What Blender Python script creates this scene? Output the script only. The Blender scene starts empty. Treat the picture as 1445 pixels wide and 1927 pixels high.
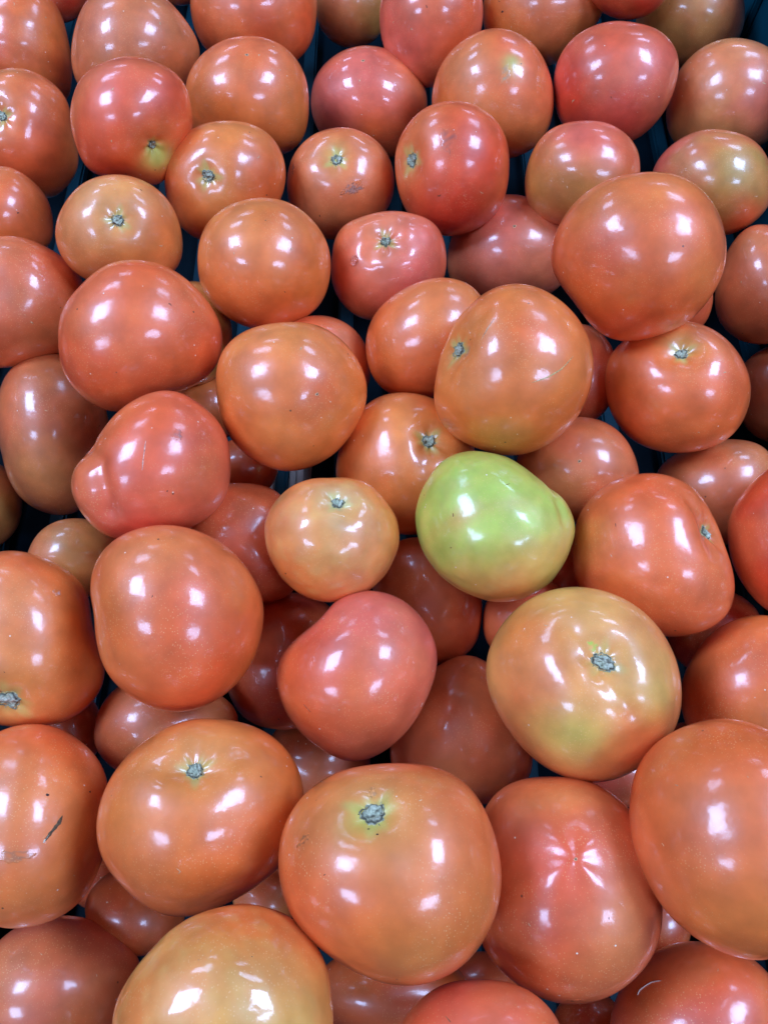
import bpy, bmesh, math, random
import numpy as np
from mathutils import Matrix, Vector

# ------------------------------------------------------------------ camera
random.seed(4)
RNG = np.random.default_rng(11)
TH = math.radians(23.0)                 # tilt off straight down
CAM = np.array([0.0, 0.0, 0.385])
FLOOR = -0.022
F = 1391.0                              # focal length in photograph pixels
W0, H0 = 1445.0, 1927.0
SC = bpy.context.scene
COL = SC.collection
cd = bpy.data.cameras.new('camera')
cam = bpy.data.objects.new('camera', cd)
COL.objects.link(cam)
cam.location = CAM
cam.rotation_euler = (TH, 0, 0)
cd.sensor_fit = 'VERTICAL'
cd.sensor_height = 36.0
cd.lens = F / H0 * 36.0
cd.clip_start = 0.01
cd.clip_end = 50
SC.camera = cam

# ------------------------------------------------------------------ world: dim room light
w = bpy.data.worlds.new('World')
SC.world = w
w.use_nodes = True
bg = w.node_tree.nodes['Background']
bg.inputs[0].default_value = (0.86, 0.62, 0.58, 1)
bg.inputs[1].default_value = 0.10

# ------------------------------------------------------------------ lamps: two rows of ceiling panels
def panel(x, y, sx, sy, power, h=1.22):
    l = bpy.data.lights.new('ceiling_panel', 'AREA')
    l.shape = 'RECTANGLE'
    l.size = sx
    l.size_y = sy
    l.energy = power
    l.color = (0.40, 0.585, 1.0)
    o = bpy.data.objects.new('ceiling_panel', l)
    COL.objects.link(o)
    o.location = (x, y, h)
for px_ in (-0.86, 0.84):
    panel(px_, 2.55, .46, .34, 5.0)
    panel(px_, 1.35, .46, .32, 6.5)
    panel(px_, 0.34, .52, .46, 21.0)
    panel(px_ * .96, -0.66, .46, .32, 10.0)

SC.view_settings.view_transform = 'Standard'
SC.view_settings.look = 'None'
SC.view_settings.gamma = 1
SC.view_settings.exposure = 0.08
SC.render.engine = 'CYCLES'
SC.cycles.use_denoising = True
SC.cycles.max_bounces = 6

# ------------------------------------------------------------------ geometry of the view
Rcw = np.array([[1, 0, 0], [0, math.cos(TH), -math.sin(TH)], [0, math.sin(TH), math.cos(TH)]])
def ray(x, y):
    return Rcw @ np.array([(x - W0 / 2) / F, -(y - H0 / 2) / F, -1.0])
def unit(v):
    v = np.asarray(v, float)
    return v / np.linalg.norm(v)

def lin(c):
    c = np.asarray(c, float) / 255.0
    return np.where(c <= 0.04045, c / 12.92, ((c + 0.055) / 1.055) ** 2.4)
PAL = dict(
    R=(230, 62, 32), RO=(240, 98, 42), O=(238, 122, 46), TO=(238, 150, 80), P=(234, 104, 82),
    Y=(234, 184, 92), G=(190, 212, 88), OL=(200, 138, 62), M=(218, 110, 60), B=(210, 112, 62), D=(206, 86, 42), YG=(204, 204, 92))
ALB = 1.0
def pal(k):
    return lin(PAL[k] if isinstance(k, str) else k) * ALB

# ------------------------------------------------------------------ the tomatoes as the photograph shows them
# outline in photograph pixels, how high in the heap (0 top), skin colours, marks
TOM = []
def T(name, out, lvl, a, b, label, **k):
    if len(out) == 4 and not isinstance(out[0], (tuple, list)):
        cx, cy, rx, ry = out
        out = [(cx + rx * math.cos(t), cy + ry * math.sin(t)) for t in np.linspace(0, 2 * math.pi, 17)[:-1]]
    d = dict(name=name, pts=np.array(out, float), lvl=lvl, a=a, b=b, label=label)
    d.update(k)
    TOM.append(d)

# --- top edge of the picture
T('t1', [(95,-10),(120,40),(131,90),(136,140),(131,185),(105,205),(40,205),(-30,170),(-60,90),(-40,0),(20,-35)], 1.1, 'O', 'RO',
  'dull orange tomato in the top left corner with two bright spots', spots=0)
T('t2', (115,-35,62,80), 2.2, 'D', 'R', 'dark red sliver of tomato between the top left corner tomato and its large neighbour')
T('t3', [(165,0),(145,40),(134,100),(137,130),(150,165),(190,200),(250,205),(310,195),(347,168),(367,135),(379,100),(372,70),(350,40),(320,0),(260,-25),(205,-25)], 1.2, 'B', 'M',
  'wide brownish orange tomato at the top edge, second from the left corner')
T('t4', (340,-52,60,64), 2.0, 'D', 'M', 'tomato cut off by the top edge just left of the broad muted red one')
T('t5', [(358,-20),(358,10),(362,40),(385,92),(430,125),(500,140),(562,112),(587,75),(595,35),(592,-30),(560,-80),(475,-100),(400,-80)], 1.1, 'M', 'RO',
  'broad muted red tomato at the top edge left of the teal gap')
T('t6', (663,8,70,84), 1.4, 'B', 'OL', 'shaded tan tomato at the top edge right of the teal gap')
T('t7', [(714,30),(716,60),(728,100),(755,140),(803,168),(840,150),(880,115),(903,70),(909,20),(900,-30),(860,-70),(800,-80),(745,-50),(720,-10)], 1.0, 'P', 'RO',
  'pale salmon tomato at the top edge with four soft bright spots')
T('t8', [(909,0),(912,60),(940,105),(985,130),(1045,120),(1090,80),(1128,38),(1135,-20),(1090,-70),(1010,-90),(940,-60)], 1.3, 'O', 'M',
  'orange tomato at the top edge left of the bright red one', specks=[(945,22,3)])
T('t9', (1180,-46,84,84), 0.8, 'R', 'R', 'bright red tomato only whose bottom shows at the top edge')
T('t10', [(1402,20),(1392,70),(1360,105),(1310,125),(1260,125),(1210,90),(1195,20),(1215,-50),(1270,-90),(1330,-85),(1385,-40)], 1.7, 'B', 'OL',
  'brownish shaded tomato in the top right corner against the teal crate wall')
# --- second row
T('t15', [(937,53),(885,66),(840,105),(817,160),(812,200),(830,255),(880,290),(925,300),(965,298),(1010,275),(1037,230),(1040,175),(1025,115),(990,72)], 1.0, 'O', 'RO',
  'egg shaped orange tomato with a small yellow scuff between its bright spots', patches=[(962,118,22,'YG',.8),(880,110,60,'TO',.5)],
  decals=[(950,140,9,20,20,(188,150,110),.35)])
T('t11', [(1157,39),(1095,60),(1055,100),(1041,145),(1043,200),(1060,240),(1110,268),(1150,272),(1189,267),(1235,228),(1265,178),(1277,120),(1262,75),(1215,46)], 1.05, 'P', 'R',
  'plump pinkish red tomato tapering to its lower right above a black gap', patches=[(1160,230,60,'R',.5)])
T('t12', [(1395,72),(1350,76),(1300,105),(1265,155),(1253,210),(1260,260),(1300,290),(1370,290),(1440,270),(1480,200),(1475,120),(1440,84)], 1.25, 'M', 'TO',
  'muted brownish tomato on the right edge, second from the top, one large bright spot', patches=[(1440,200,70,'P',.6)])
T('t16', [(690,84),(640,97),(605,125),(586,165),(586,210),(605,255),(650,290),(700,300),(745,295),(780,275),(798,235),(803,190),(790,140),(750,100)], 1.05, 'P', 'RO',
  'rosy pink tomato with crisp square bright spots below the teal gap', blossom=(683,113), patches=[(690,110,45,'P',.7)], gloss=.05)
T('t17', [(465,66),(400,84),(362,125),(348,170),(352,220),(375,262),(430,285),(500,296),(535,292),(570,260),(582,200),(577,150),(555,105),(515,76)], 1.0, 'RO', 'O',
  'round red orange tomato with four bright spots left of the rosy pink one', blossom=(465,102))
T('t18', [(245,106),(300,118),(345,155),(365,215),(353,270),(322,310),(312,345),(290,351),(255,338),(190,330),(155,305),(137,250),(133,200),(150,150),(195,115)], 0.9, 'RO', 'R',
  'red tomato whose stem scar faces down right on a yellow green cheek', stem=(296,283), sr=13, dimple=.17, patches=[(305,305,32,'YG',.95),(240,140,70,'P',.4)])
T('t19', [(20,127),(60,133),(100,155),(128,195),(140,250),(149,295),(140,335),(110,365),(85,374),(20,350),(-40,320),(-75,250),(-60,180),(-20,140)], 1.0, 'O', 'RO',
  'orange tomato cut by the left edge with its stem scar on the frame', stem=(0,215), sr=13, patches=[(10,130,40,'OL',.6)])
T('t20', [(0,312),(30,318),(60,338),(90,375),(102,425),(95,462),(60,485),(0,490),(-60,480),(-95,410),(-70,340),(-30,316)], 1.0, 'RO', 'O',
  'small red orange tomato on the left edge, third one down')
# --- third row
T('t22', [(220,329),(270,340),(315,375),(338,420),(345,465),(335,505),(300,530),(220,540),(160,525),(120,490),(104,450),(107,415),(130,370),(170,338)], 0.95, 'O', 'TO',
  'orange tomato seen from the stem end, with curved bright streaks circling the centred scar', stem=(222,412), sr=15, dimple=.10, ring=.6)
T('t23', [(425,227),(370,238),(330,270),(311,325),(316,385),(340,428),(374,450),(430,455),(490,430),(525,385),(538,330),(528,280),(500,245),(465,230)], 0.95, 'O', 'RO',
  'orange tomato showing its stem scar left of centre and a crescent shaped shine', stem=(388,330), sr=16, dimple=.12, ring=.5,
  grooves=[([(388,345),(400,390)],18,.02)])
T('t24', [(640,239),(585,255),(552,290),(540,335),(545,385),(570,428),(620,452),(680,440),(725,400),(742,350),(735,300),(700,257)], 1.0, 'M', 'RO',
  'dusty orange tomato with pale stem scar on top and a grey pink scuff below', stem=(633,296), sr=14, dimple=.09, patches=[(632,285,26,'YG',.4)],
  decals=[(664,354,26,12,-25,(172,122,104),.6),(552,318,8,13,0,(150,100,80),.6)])
T('t25', [(852,189),(800,202),(762,240),(743,300),(750,360),(775,415),(820,443),(865,444),(910,425),(945,385),(957,330),(957,285),(943,240),(905,203)], 0.9, 'R', 'RO',
  'bright red tomato with its stem scar turned to the left side', stem=(767,300), sr=18, dimple=.10, patches=[(765,305,20,'Y',.5)],
  decals=[(843,262,15,26,5,(176,84,62),.35)])
T('t26', [(1094,227),(1045,238),(1008,272),(988,335),(990,380),(1020,415),(1090,425),(1160,410),(1195,365),(1205,310),(1190,265),(1150,235)], 0.98, 'OL', 'RO',
  'small tomato, red above and olive orange on its left flank, behind the big raised one', patches=[(1090,250,70,'P',.8),(1005,350,50,'OL',.7)])
T('t13', [(1225,320),(1260,275),(1300,250),(1345,243),(1400,255),(1435,282),(1455,335),(1445,390),(1410,425),(1370,443),(1290,430),(1235,385)], 1.1, (196,126,62), 'RO',
  'half ripe olive green and pink tomato on the right behind the big raised one', patches=[(1240,300,75,'P',.95),(1380,320,80,(178,150,62),.8),(1390,420,40,'RO',.8)])
T('t27', [(967,365),(920,372),(870,410),(845,460),(842,510),(860,550),(905,575),(970,575),(1040,550),(1080,500),(1070,420),(1020,380)], 1.1, 'P', 'M',
  'dull pink tomato with a tiny dark blossom point, tucked left of the big raised one', blossom=(968,425), patches=[(960,400,60,'P',.5)])
T('t14', [(1440,421),(1395,435),(1365,478),(1345,545),(1350,600),(1380,635),(1440,648),(1510,625),(1545,540),(1520,460)], 1.1, 'RO', 'M',
  'red orange tomato cut by the right edge beside the big raised one')
T('t28', [(495,370),(550,383),(600,425),(622,475),(622,525),(597,583),(545,612),(495,622),(440,605),(392,565),(371,500),(378,440),(420,392)], 0.6, 'O', 'O',
  'smooth deep orange tomato sitting beside the small wrinkled one, four bright spots', patches=[(490,580,70,'RO',.5)])
T('t29', [(735,397),(790,405),(826,430),(839,470),(836,525),(800,575),(750,597),(690,603),(650,580),(627,540),(624,480),(637,435),(652,418),(672,412),(690,403)], 0.9, 'RO', 'P',
  'small wrinkled tomato with a puckered stem scar and a water droplet', stem=(725,447), sr=14, dimple=.16, ring=.3, lobes=6, lob=.16,
  grooves=[([(700,478),(740,470),(790,445)],16,.030),([(690,470),(700,425)],12,.02),([(715,520),(690,478)],14,.014),([(745,440),(760,410)],9,.02)],
  bumps=[([(700,505),(735,490)],14,.012)])
# --- the big raised one and its neighbours
T('t30', [(1230,324),(1290,335),(1340,378),(1364,430),(1366,485),(1348,542),(1310,590),(1260,625),(1200,641),(1130,630),(1085,575),(1045,525),(1034,480),(1050,425),(1090,370),(1155,335)], 0.0, 'RO', 'O',
  'largest raised red orange tomato in the upper right, resting over its neighbours', patches=[(1245,540,75,'R',.35),(1180,350,60,'RO',.3)])
T('t31', [(835,522),(780,533),(725,567),(692,615),(688,665),(700,710),(735,742),(790,750),(850,735),(900,690),(920,620),(900,548)], 0.85, 'RO', 'O',
  'plain orange red tomato half hidden behind the big orange one with the curved scratch')
T('t32', [(970,531),(1030,548),(1080,590),(1110,645),(1115,705),(1095,770),(1050,825),(1000,852),(955,859),(900,845),(845,815),(820,770),(817,720),(830,665),(862,600),(910,550)], 0.0, 'O', 'O',
  'big orange tomato with its stem scar on the left shoulder and a fine curved scratch', stem=(850,654), sr=20, dimple=.11,
  grooves=[([(868,655),(885,620),(905,590)],20,.030),([(862,665),(840,705)],20,.02)], patches=[(950,840,70,'OL',.25),(1045,560,25,'OL',.4),(1000,620,60,'RO',.4)],
  scratches=[([(1000,720),(1030,710),(1055,695),(1078,670)],1.6,(206,176,112)),([(905,640),(930,600)],2,(206,160,120))])
T('t33', [(1300,605),(1350,625),(1390,665),(1413,720),(1405,780),(1370,828),(1310,850),(1250,852),(1190,830),(1152,787),(1136,730),(1142,675),(1180,635),(1240,610)], 0.85, 'O', 'RO',
  'squat orange brown tomato with grey stem scar near its top, right of the curved scratch', stem=(1283,655), sr=16, dimple=.15, patches=[(1370,640,70,'M',.6),(1283,640,30,'YG',.35)], ring=.3)
T('t34', (1468,742,88,94), 1.3, 'B', 'M', 'creased brownish tomato cut by the right edge under the red orange one',
  grooves=[([(1400,665),(1425,655),(1450,655)],7,.02)])
T('t35', (1090,705,72,95), 1.9, 'R', 'D', 'deep red tomato wedged under the big raised one and the scratched orange one')
T('t36', (1275,560,66,75), 2.2, 'D', 'RO', 'small shaded sliver of tomato under the lower right of the big raised one')
# --- left middle
T('t21', [(20,443),(65,453),(120,485),(157,527),(165,580),(150,640),(110,668),(60,682),(0,695),(-60,670),(-85,590),(-75,500),(-30,452)], 1.0, 'RO', 'M',
  'large muted orange tomato on the left edge with a soft dent at the frame', dents=[(-5,545,45,.08)])
T('t37', [(250,490),(320,505),(370,545),(405,590),(419,640),(407,690),(375,722),(310,745),(260,768),(215,776),(180,764),(140,732),(115,682),(109,632),(125,570),(160,530),(200,500)], 0.3, 'R', 'RO',
  'heart shaped bright red tomato, the largest in the left half of the heap', patches=[(240,520,70,'RO',.5)])
T('t38', [(305,735),(360,748),(405,785),(432,835),(436,885),(428,930),(405,965),(365,990),(300,1010),(215,1013),(170,988),(142,940),(137,895),(150,862),(172,846),(185,820),(215,785),(255,750)], 0.2, 'P', 'RO',
  'salmon pink double lobed tomato with a small bulge on its lower left', grooves=[([(160,842),(188,870),(196,920),(205,960)],20,.075)],
  bumps=[([(152,890),(155,935)],34,.03)], decals=[(334,818,9,12,20,(172,92,80),.5)], scratches=[([(268,885),(275,830)],2,(226,164,140))])
T('t39', [(75,667),(120,668),(165,700),(200,770),(205,850),(180,925),(148,965),(100,966),(50,950),(18,900),(0,840),(-6,780),(5,720),(35,682)], 1.3, 'B', 'M',
  'tall dull brown orange tomato on the left, shaded beneath the heart shaped red one', patches=[(80,890,70,'OL',.35)])
T('t40', (-32,950,76,85), 1.9, 'D', 'OL', 'dark orange tomato showing only its right side at the left edge beside the teal gap')
T('t41', (365,628,72,100), 1.8, 'OL', 'OL', 'olive yellow sliver of tomato behind the right side of the heart shaped red one')
T('t42', (392,772,66,62), 2.0, 'O', 'D', 'small orange piece of tomato between the heart shaped and the round blossom pitted ones')
T('t43', [(535,606),(600,612),(650,645),(682,695),(691,745),(672,800),(640,845),(590,878),(535,886),(475,866),(430,822),(409,762),(407,690),(430,642),(480,614)], 0.0, 'O', 'O',
  'large round orange tomato in the centre left with a tiny pitted blossom point', blossom=(597,742), patches=[(600,745,60,'RO',.6),(540,620,80,'TO',.35),(560,850,80,'TO',.3)])
T('t44', (598,694,101,101), 1.5, 'M', 'RO', 'red brown sliver of tomato behind the upper right of the round blossom pitted one')
T('t45', [(760,738),(700,752),(655,805),(632,870),(640,930),(680,980),(740,1005),(800,1005),(860,980),(895,920),(895,850),(860,780),(810,748)], 0.72, 'O', 'TO',
  'orange tomato behind the green one with its round stem scar at upper right', stem=(813,823), sr=17, dimple=.12, grooves=[([(806,845),(800,880)],16,.03)])
T('t72', (462,880,62,58), 2.2, 'D', 'RO', 'small deep orange tomato in shadow just left of the teal crate bar')
# --- middle
T('t46', [(310,989),(380,1000),(440,1040),(480,1090),(496,1150),(490,1210),(460,1270),(420,1310),(370,1333),(320,1338),(260,1320),(215,1285),(188,1235),(178,1180),(174,1150),(168,1105),(180,1060),(215,1015),(260,995)], 0.0, 'O', 'RO',
  'large smooth orange tomato left of centre with two columns of three bright spots', patches=[(330,1010,90,'TO',.3),(300,1290,100,'RO',.3)],
  dents=[(172,1155,28,.02)])
T('t47', [(620,898),(680,905),(725,940),(750,990),(747,1040),(715,1095),(670,1125),(620,1133),(565,1118),(518,1072),(497,1010),(508,955),(555,912)], 0.2, 'TO', 'O',
  'small pale yellow orange tomato with a pale stem scar at its top', stem=(637,936), sr=16, dimple=.13, ring=.5, patches=[(640,930,32,(214,210,150),.4),(590,1050,70,'Y',.3)],
  grooves=[([(560,920),(610,945),(650,952),(690,925)],12,.014)], lumpy=1)
T('t48', [(900,849),(950,860),(990,882),(1028,915),(1060,938),(1080,975),(1080,1020),(1056,1072),(1020,1110),(960,1132),(900,1126),(840,1095),(800,1050),(783,990),(790,930),(825,872),(862,852)], 0.0, 'G', (192, 206, 84),
  'unripe green tomato, the only green one, fading to pale orange at its base', patches=[(960,1110,105,'TO',.9),(1060,1020,60,'Y',.6),(880,1125,70,'TO',.6)],
  grooves=[([(1035,912),(1052,950),(1060,980)],12,.026)], lumpy=1, blot=0)
T('t49', [(1090,783),(1150,800),(1185,840),(1202,890),(1195,940),(1150,975),(1085,985),(1020,970),(975,920),(975,850),(1020,800)], 1.5, 'B', 'M',
  'dusky pink brown tomato below the scratched orange one with a tiny blossom point', blossom=(1090,868), patches=[(1080,840,40,'P',.25)])
T('t50', [(1215,891),(1280,903),(1315,930),(1342,968),(1362,1012),(1372,1055),(1383,1100),(1370,1152),(1330,1187),(1270,1198),(1200,1186),(1130,1152),(1090,1110),(1077,1050),(1085,980),(1118,930),(1163,900)], 0.3, 'O', 'RO',
  'orange tomato right of the green one, stem hollow facing the right edge', stem=(1347,993), sr=15, sl=1.5, srot=-60, dimple=.17, ring=.05, grooves=[([(1300,945),(1330,990),(1345,1040)],20,.05)],
  patches=[(1280,930,60,'RO',.4)])
T('t51', [(1380,826),(1320,832),(1272,852),(1232,890),(1235,950),(1270,1000),(1340,1025),(1410,1015),(1450,960),(1460,880),(1430,835)], 1.5, 'B', 'M',
  'dusky tan pink tomato behind the one with the side facing stem hollow')
T('t52', [(1480,862),(1440,885),(1400,922),(1372,968),(1368,1020),(1385,1080),(1420,1130),(1470,1165),(1540,1150),(1590,1080),(1595,960),(1550,885)], 0.4, 'RO', 'R',
  'big red orange tomato cut by the right edge beside the stem hollow one')
T('t53', [(1400,1158),(1345,1185),(1303,1232),(1281,1290),(1283,1345),(1310,1400),(1380,1440),(1470,1440),(1530,1380),(1550,1290),(1520,1200),(1460,1160)], 0.8, 'O', 'RO',
  'orange tomato on the right edge with two long slanted bright streaks')
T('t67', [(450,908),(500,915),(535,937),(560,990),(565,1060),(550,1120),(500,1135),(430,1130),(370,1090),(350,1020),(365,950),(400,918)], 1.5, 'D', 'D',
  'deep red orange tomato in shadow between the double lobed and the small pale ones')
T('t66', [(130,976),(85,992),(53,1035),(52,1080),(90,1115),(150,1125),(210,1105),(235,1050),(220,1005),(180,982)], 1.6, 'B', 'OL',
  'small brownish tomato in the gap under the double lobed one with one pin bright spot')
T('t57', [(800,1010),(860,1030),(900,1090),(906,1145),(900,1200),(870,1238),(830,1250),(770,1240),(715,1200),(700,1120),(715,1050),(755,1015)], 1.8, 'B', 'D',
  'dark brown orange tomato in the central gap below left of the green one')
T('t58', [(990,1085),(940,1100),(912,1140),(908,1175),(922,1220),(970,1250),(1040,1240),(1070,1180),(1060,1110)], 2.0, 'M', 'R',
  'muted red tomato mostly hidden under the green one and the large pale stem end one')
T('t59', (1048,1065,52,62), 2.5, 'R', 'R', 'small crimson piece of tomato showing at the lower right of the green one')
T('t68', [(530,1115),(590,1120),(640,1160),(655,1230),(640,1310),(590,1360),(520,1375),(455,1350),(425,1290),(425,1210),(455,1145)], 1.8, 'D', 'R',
  'deep red tomato in shadow between the large smooth orange and the two toned pink ones')
T('t65', [(20,1038),(80,1048),(130,1075),(163,1108),(172,1160),(182,1205),(199,1250),(187,1300),(150,1345),(85,1366),(10,1366),(-50,1340),(-85,1270),(-90,1170),(-70,1085),(-25,1045)], 0.4, 'O', 'RO',
  'large orange tomato on the left edge with a stem scar at its lower left', stem=(14,1328), sr=26, dimple=.10, patches=[(15,1345,50,'Y',.5),(40,1120,80,'TO',.4)],
  decals=[(108,1115,9,8,0,(226,178,160),.3)])
T('t56', [(705,1110),(755,1125),(795,1163),(820,1215),(822,1262),(805,1310),(780,1360),(742,1400),(700,1428),(655,1432),(600,1410),(558,1370),(530,1322),(520,1275),(535,1228),(570,1190),(600,1163),(622,1137),(660,1115)], 0.1, 'P', 'RO',
  'pink red bean shaped tomato in the lower centre, waist notch on its upper left', patches=[(690,1150,90,'P',.9),(660,1380,90,'M',.5),(600,1200,50,'R',.35)], dents=[(596,1160,28,.055)],
  scratches=[([(572,1325),(585,1340)],1.5,(150,84,52)),([(795,1322),(792,1330)],4,(210,190,170))])
T('t55', [(1075,1104),(1130,1110),(1180,1130),(1230,1170),(1265,1220),(1283,1280),(1280,1340),(1260,1390),(1220,1432),(1180,1460),(1130,1473),(1080,1468),(1020,1440),(970,1392),(935,1340),(917,1280),(918,1230),(940,1180),(980,1137),(1025,1113)], 0.0, 'TO', 'Y',
  'large pale tomato with yellow green cheek and a diagonal groove through its stem scar', stem=(1140,1239), sr=22, sl=1.35, srot=-40, dimple=.12, ring=.9, lobes=5, lob=.1,
  grooves=[([(1075,1185),(1110,1232),(1150,1290),(1190,1345)],19,.032),([(1060,1180),(1110,1240),(1160,1310),(1205,1380)],42,.024)], bumps=[([(1150,1180),(1215,1250),(1240,1330)],40,.010)],
  patches=[(1085,1385,75,'YG',.6),(1045,1380,40,'G',.12),(1000,1190,80,'O',.8),(1200,1390,70,'RO',.6),(1120,1250,60,'O',.35),(1240,1310,60,'YG',.35),(985,1320,50,'RO',.4)], blot=.4,
  decals=[(1115,1215,14,11,-30,(160,200,70),.5)])
T('t60', [(880,1232),(828,1248),(782,1290),(748,1350),(733,1420),(750,1475),(800,1510),(860,1520),(930,1510),(985,1480),(1002,1435),(990,1375),(955,1290),(920,1248)], 1.5, 'B', 'M',
  'shaded brown orange tomato in the gap left of the large pale stem end one')
T('t69', [(310,1275),(250,1280),(200,1310),(178,1370),(185,1420),(240,1460),(320,1470),(400,1440),(448,1380),(440,1325),(380,1290)], 1.6, 'B', 'D',
  'dark orange tomato beneath the large smooth orange one with a small faint bright spot')
T('t70', (132,1372,62,78), 2.2, 'D', 'M', 'dark wedge of tomato between the two large left edge ones')
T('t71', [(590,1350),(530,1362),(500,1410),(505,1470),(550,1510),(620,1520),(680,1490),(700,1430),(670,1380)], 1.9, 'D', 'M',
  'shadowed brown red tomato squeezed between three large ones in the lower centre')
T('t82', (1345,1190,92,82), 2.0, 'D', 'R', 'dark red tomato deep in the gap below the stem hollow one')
T('t81', (1150,1462,85,62), 2.2, 'M', 'P', 'shaded tan sliver of tomato under the bottom of the large pale stem end one')
# --- bottom
T('t64', [(60,1363),(110,1370),(160,1400),(195,1448),(207,1500),(202,1570),(185,1640),(150,1700),(100,1735),(30,1747),(-35,1735),(-75,1660),(-90,1550),(-70,1450),(-20,1385)], 0.4, 'O', 'RO',
  'large orange tomato on the left edge with a short dark corky split', decals=[(30,1612,34,12,-5,(176,112,76),.5)], patches=[(60,1700,90,'TO',.3),(20,1600,60,'M',.4)],
  scratches=[([(84,1583),(98,1565),(112,1548),(118,1535)],6,(96,78,50)),([(82,1586),(92,1572)],3,(214,206,180))], specks=[(90,1496,4),(170,1490,3)])
T('t63', [(400,1350),(455,1358),(510,1385),(552,1430),(572,1490),(563,1560),(535,1620),(480,1672),(405,1712),(330,1728),(268,1700),(215,1650),(187,1600),(182,1540),(200,1480),(240,1422),(295,1380),(350,1355)], 0.1, 'O', 'RO',
  'large orange tomato at lower left, stem scar under an overhanging ridge at its top', stem=(366,1437), sr=22, dimple=.13,
  grooves=[([(290,1440),(340,1452),(400,1450),(450,1425)],22,.024)], bumps=[([(300,1490),(370,1485),(440,1465)],30,.012)], ring=.4, patches=[(400,1380,80,'TO',.3)],
  scratches=[([(333,1634),(340,1640),(336,1644)],1.3,(224,176,130))])
T('t61', [(700,1437),(770,1435),(840,1450),(892,1490),(925,1550),(942,1620),(940,1690),(916,1760),(870,1820),(812,1852),(750,1857),(680,1836),(610,1790),(558,1738),(530,1670),(521,1600),(535,1543),(570,1495),(630,1452)], 0.0, 'O', 'RO',
  'very large orange tomato at bottom centre with big grey stem scar on a yellow halo', stem=(697,1517), sr=31, rimk=1.3, dimple=.10, ring=.8, patches=[(690,1525,42,'YG',.7),(790,1800,80,'TO',.4)],
  grooves=[([(720,1545),(760,1580),(775,1620)],45,.02)], decals=[(570,1582,20,9,-35,(168,100,52),.6),(700,1492,9,14,10,(150,140,120),.6)], specks=[(710,1570,3)])
T('t62', [(1040,1459),(1100,1468),(1150,1490),(1195,1540),(1225,1610),(1243,1680),(1245,1725),(1235,1785),(1200,1832),(1150,1872),(1090,1890),(1030,1880),(970,1850),(920,1800),(895,1730),(890,1650),(895,1570),(915,1512),(955,1475),(1000,1461)], 0.5, 'M', 'RO',
  'tall red orange tomato with star shaped creases meeting at a blossom point', blossom=(1082,1619), star=1, patches=[(1080,1640,90,'R',.45),(1180,1700,70,'TO',.35),(1060,1500,70,'TO',.35)],
  decals=[(1082,1883,18,6,0,(150,70,36),.6)])
T('t54', [(1340,1352),(1400,1357),(1470,1385),(1540,1440),(1580,1540),(1575,1660),(1520,1760),(1470,1800),(1420,1809),(1350,1790),(1280,1745),(1235,1690),(1200,1620),(1186,1550),(1188,1480),(1215,1420),(1268,1374)], 0.0, 'O', 'RO',
  'very large orange tomato at lower right running off the frame, bright streaks down it', patches=[(1400,1400,100,'RO',.4)])
T('t73', (255,1715,95,85), 2.0, 'D', 'O', 'dark orange tomato in the shadow below the ridged stem one at lower left')
T('t83', (500,1690,62,62), 2.4, 'M', 'OL', 'shadowed tan piece of tomato between the ridged one and the very large bottom centre one')
T('t74', [(125,1722),(60,1732),(0,1770),(-50,1840),(-55,1920),(-20,1990),(60,2020),(160,2015),(235,1980),(275,1910),(270,1830),(240,1772),(190,1738)], 0.5, 'M', 'P',
  'dusky pink orange tomato in the bottom left corner with four large bright spots')
T('t75', [(455,1700),(520,1710),(570,1745),(605,1790),(620,1850),(628,1920),(610,2000),(540,2070),(430,2095),(310,2070),(230,2000),(207,1930),(228,1862),(268,1805),(325,1748),(390,1712)], 0.0, 'O', 'Y',
  'large tomato at the bottom edge with a mottled yellow cheek and crisp bright spots', patches=[(430,1920,125,'Y',.6),(350,1860,60,'TO',.4)], lumpy=1, gloss=.06)
T('t76', (735,1872,150,96), 1.7, 'D', 'O', 'dark orange tomato under the very large bottom centre one, small blue white spot')
T('t77', [(900,1843),(840,1850),(790,1880),(752,1927),(740,1990),(775,2060),(850,2110),(950,2110),(1030,2060),(1065,1985),(1052,1925),(1015,1878),(960,1850)], 0.6, 'P', 'RO',
  'salmon tomato at the bottom edge below the gap beside the star creased one', patches=[(900,1880,70,'RO',.4)],
  scratches=[([(838,1912),(848,1924)],1.6,(170,110,70))])
T('t78', [(1297,1771),(1240,1785),(1190,1825),(1158,1875),(1146,1925),(1150,1990),(1200,2060),(1300,2095),(1410,2070),(1475,1990),(1480,1890),(1430,1815),(1370,1780)], 0.6, 'RO', 'P',
  'salmon orange tomato in the bottom right corner with a pale curled hair on it')
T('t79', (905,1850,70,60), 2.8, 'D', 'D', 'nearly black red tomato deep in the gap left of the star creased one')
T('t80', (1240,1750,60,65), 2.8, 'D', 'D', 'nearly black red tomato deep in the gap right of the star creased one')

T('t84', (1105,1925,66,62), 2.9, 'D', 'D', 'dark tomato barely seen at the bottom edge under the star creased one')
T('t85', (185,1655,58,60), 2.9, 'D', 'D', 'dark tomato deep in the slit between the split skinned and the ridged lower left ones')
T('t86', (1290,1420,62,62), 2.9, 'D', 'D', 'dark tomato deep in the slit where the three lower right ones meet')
N_SEEN = len(TOM)
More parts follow.
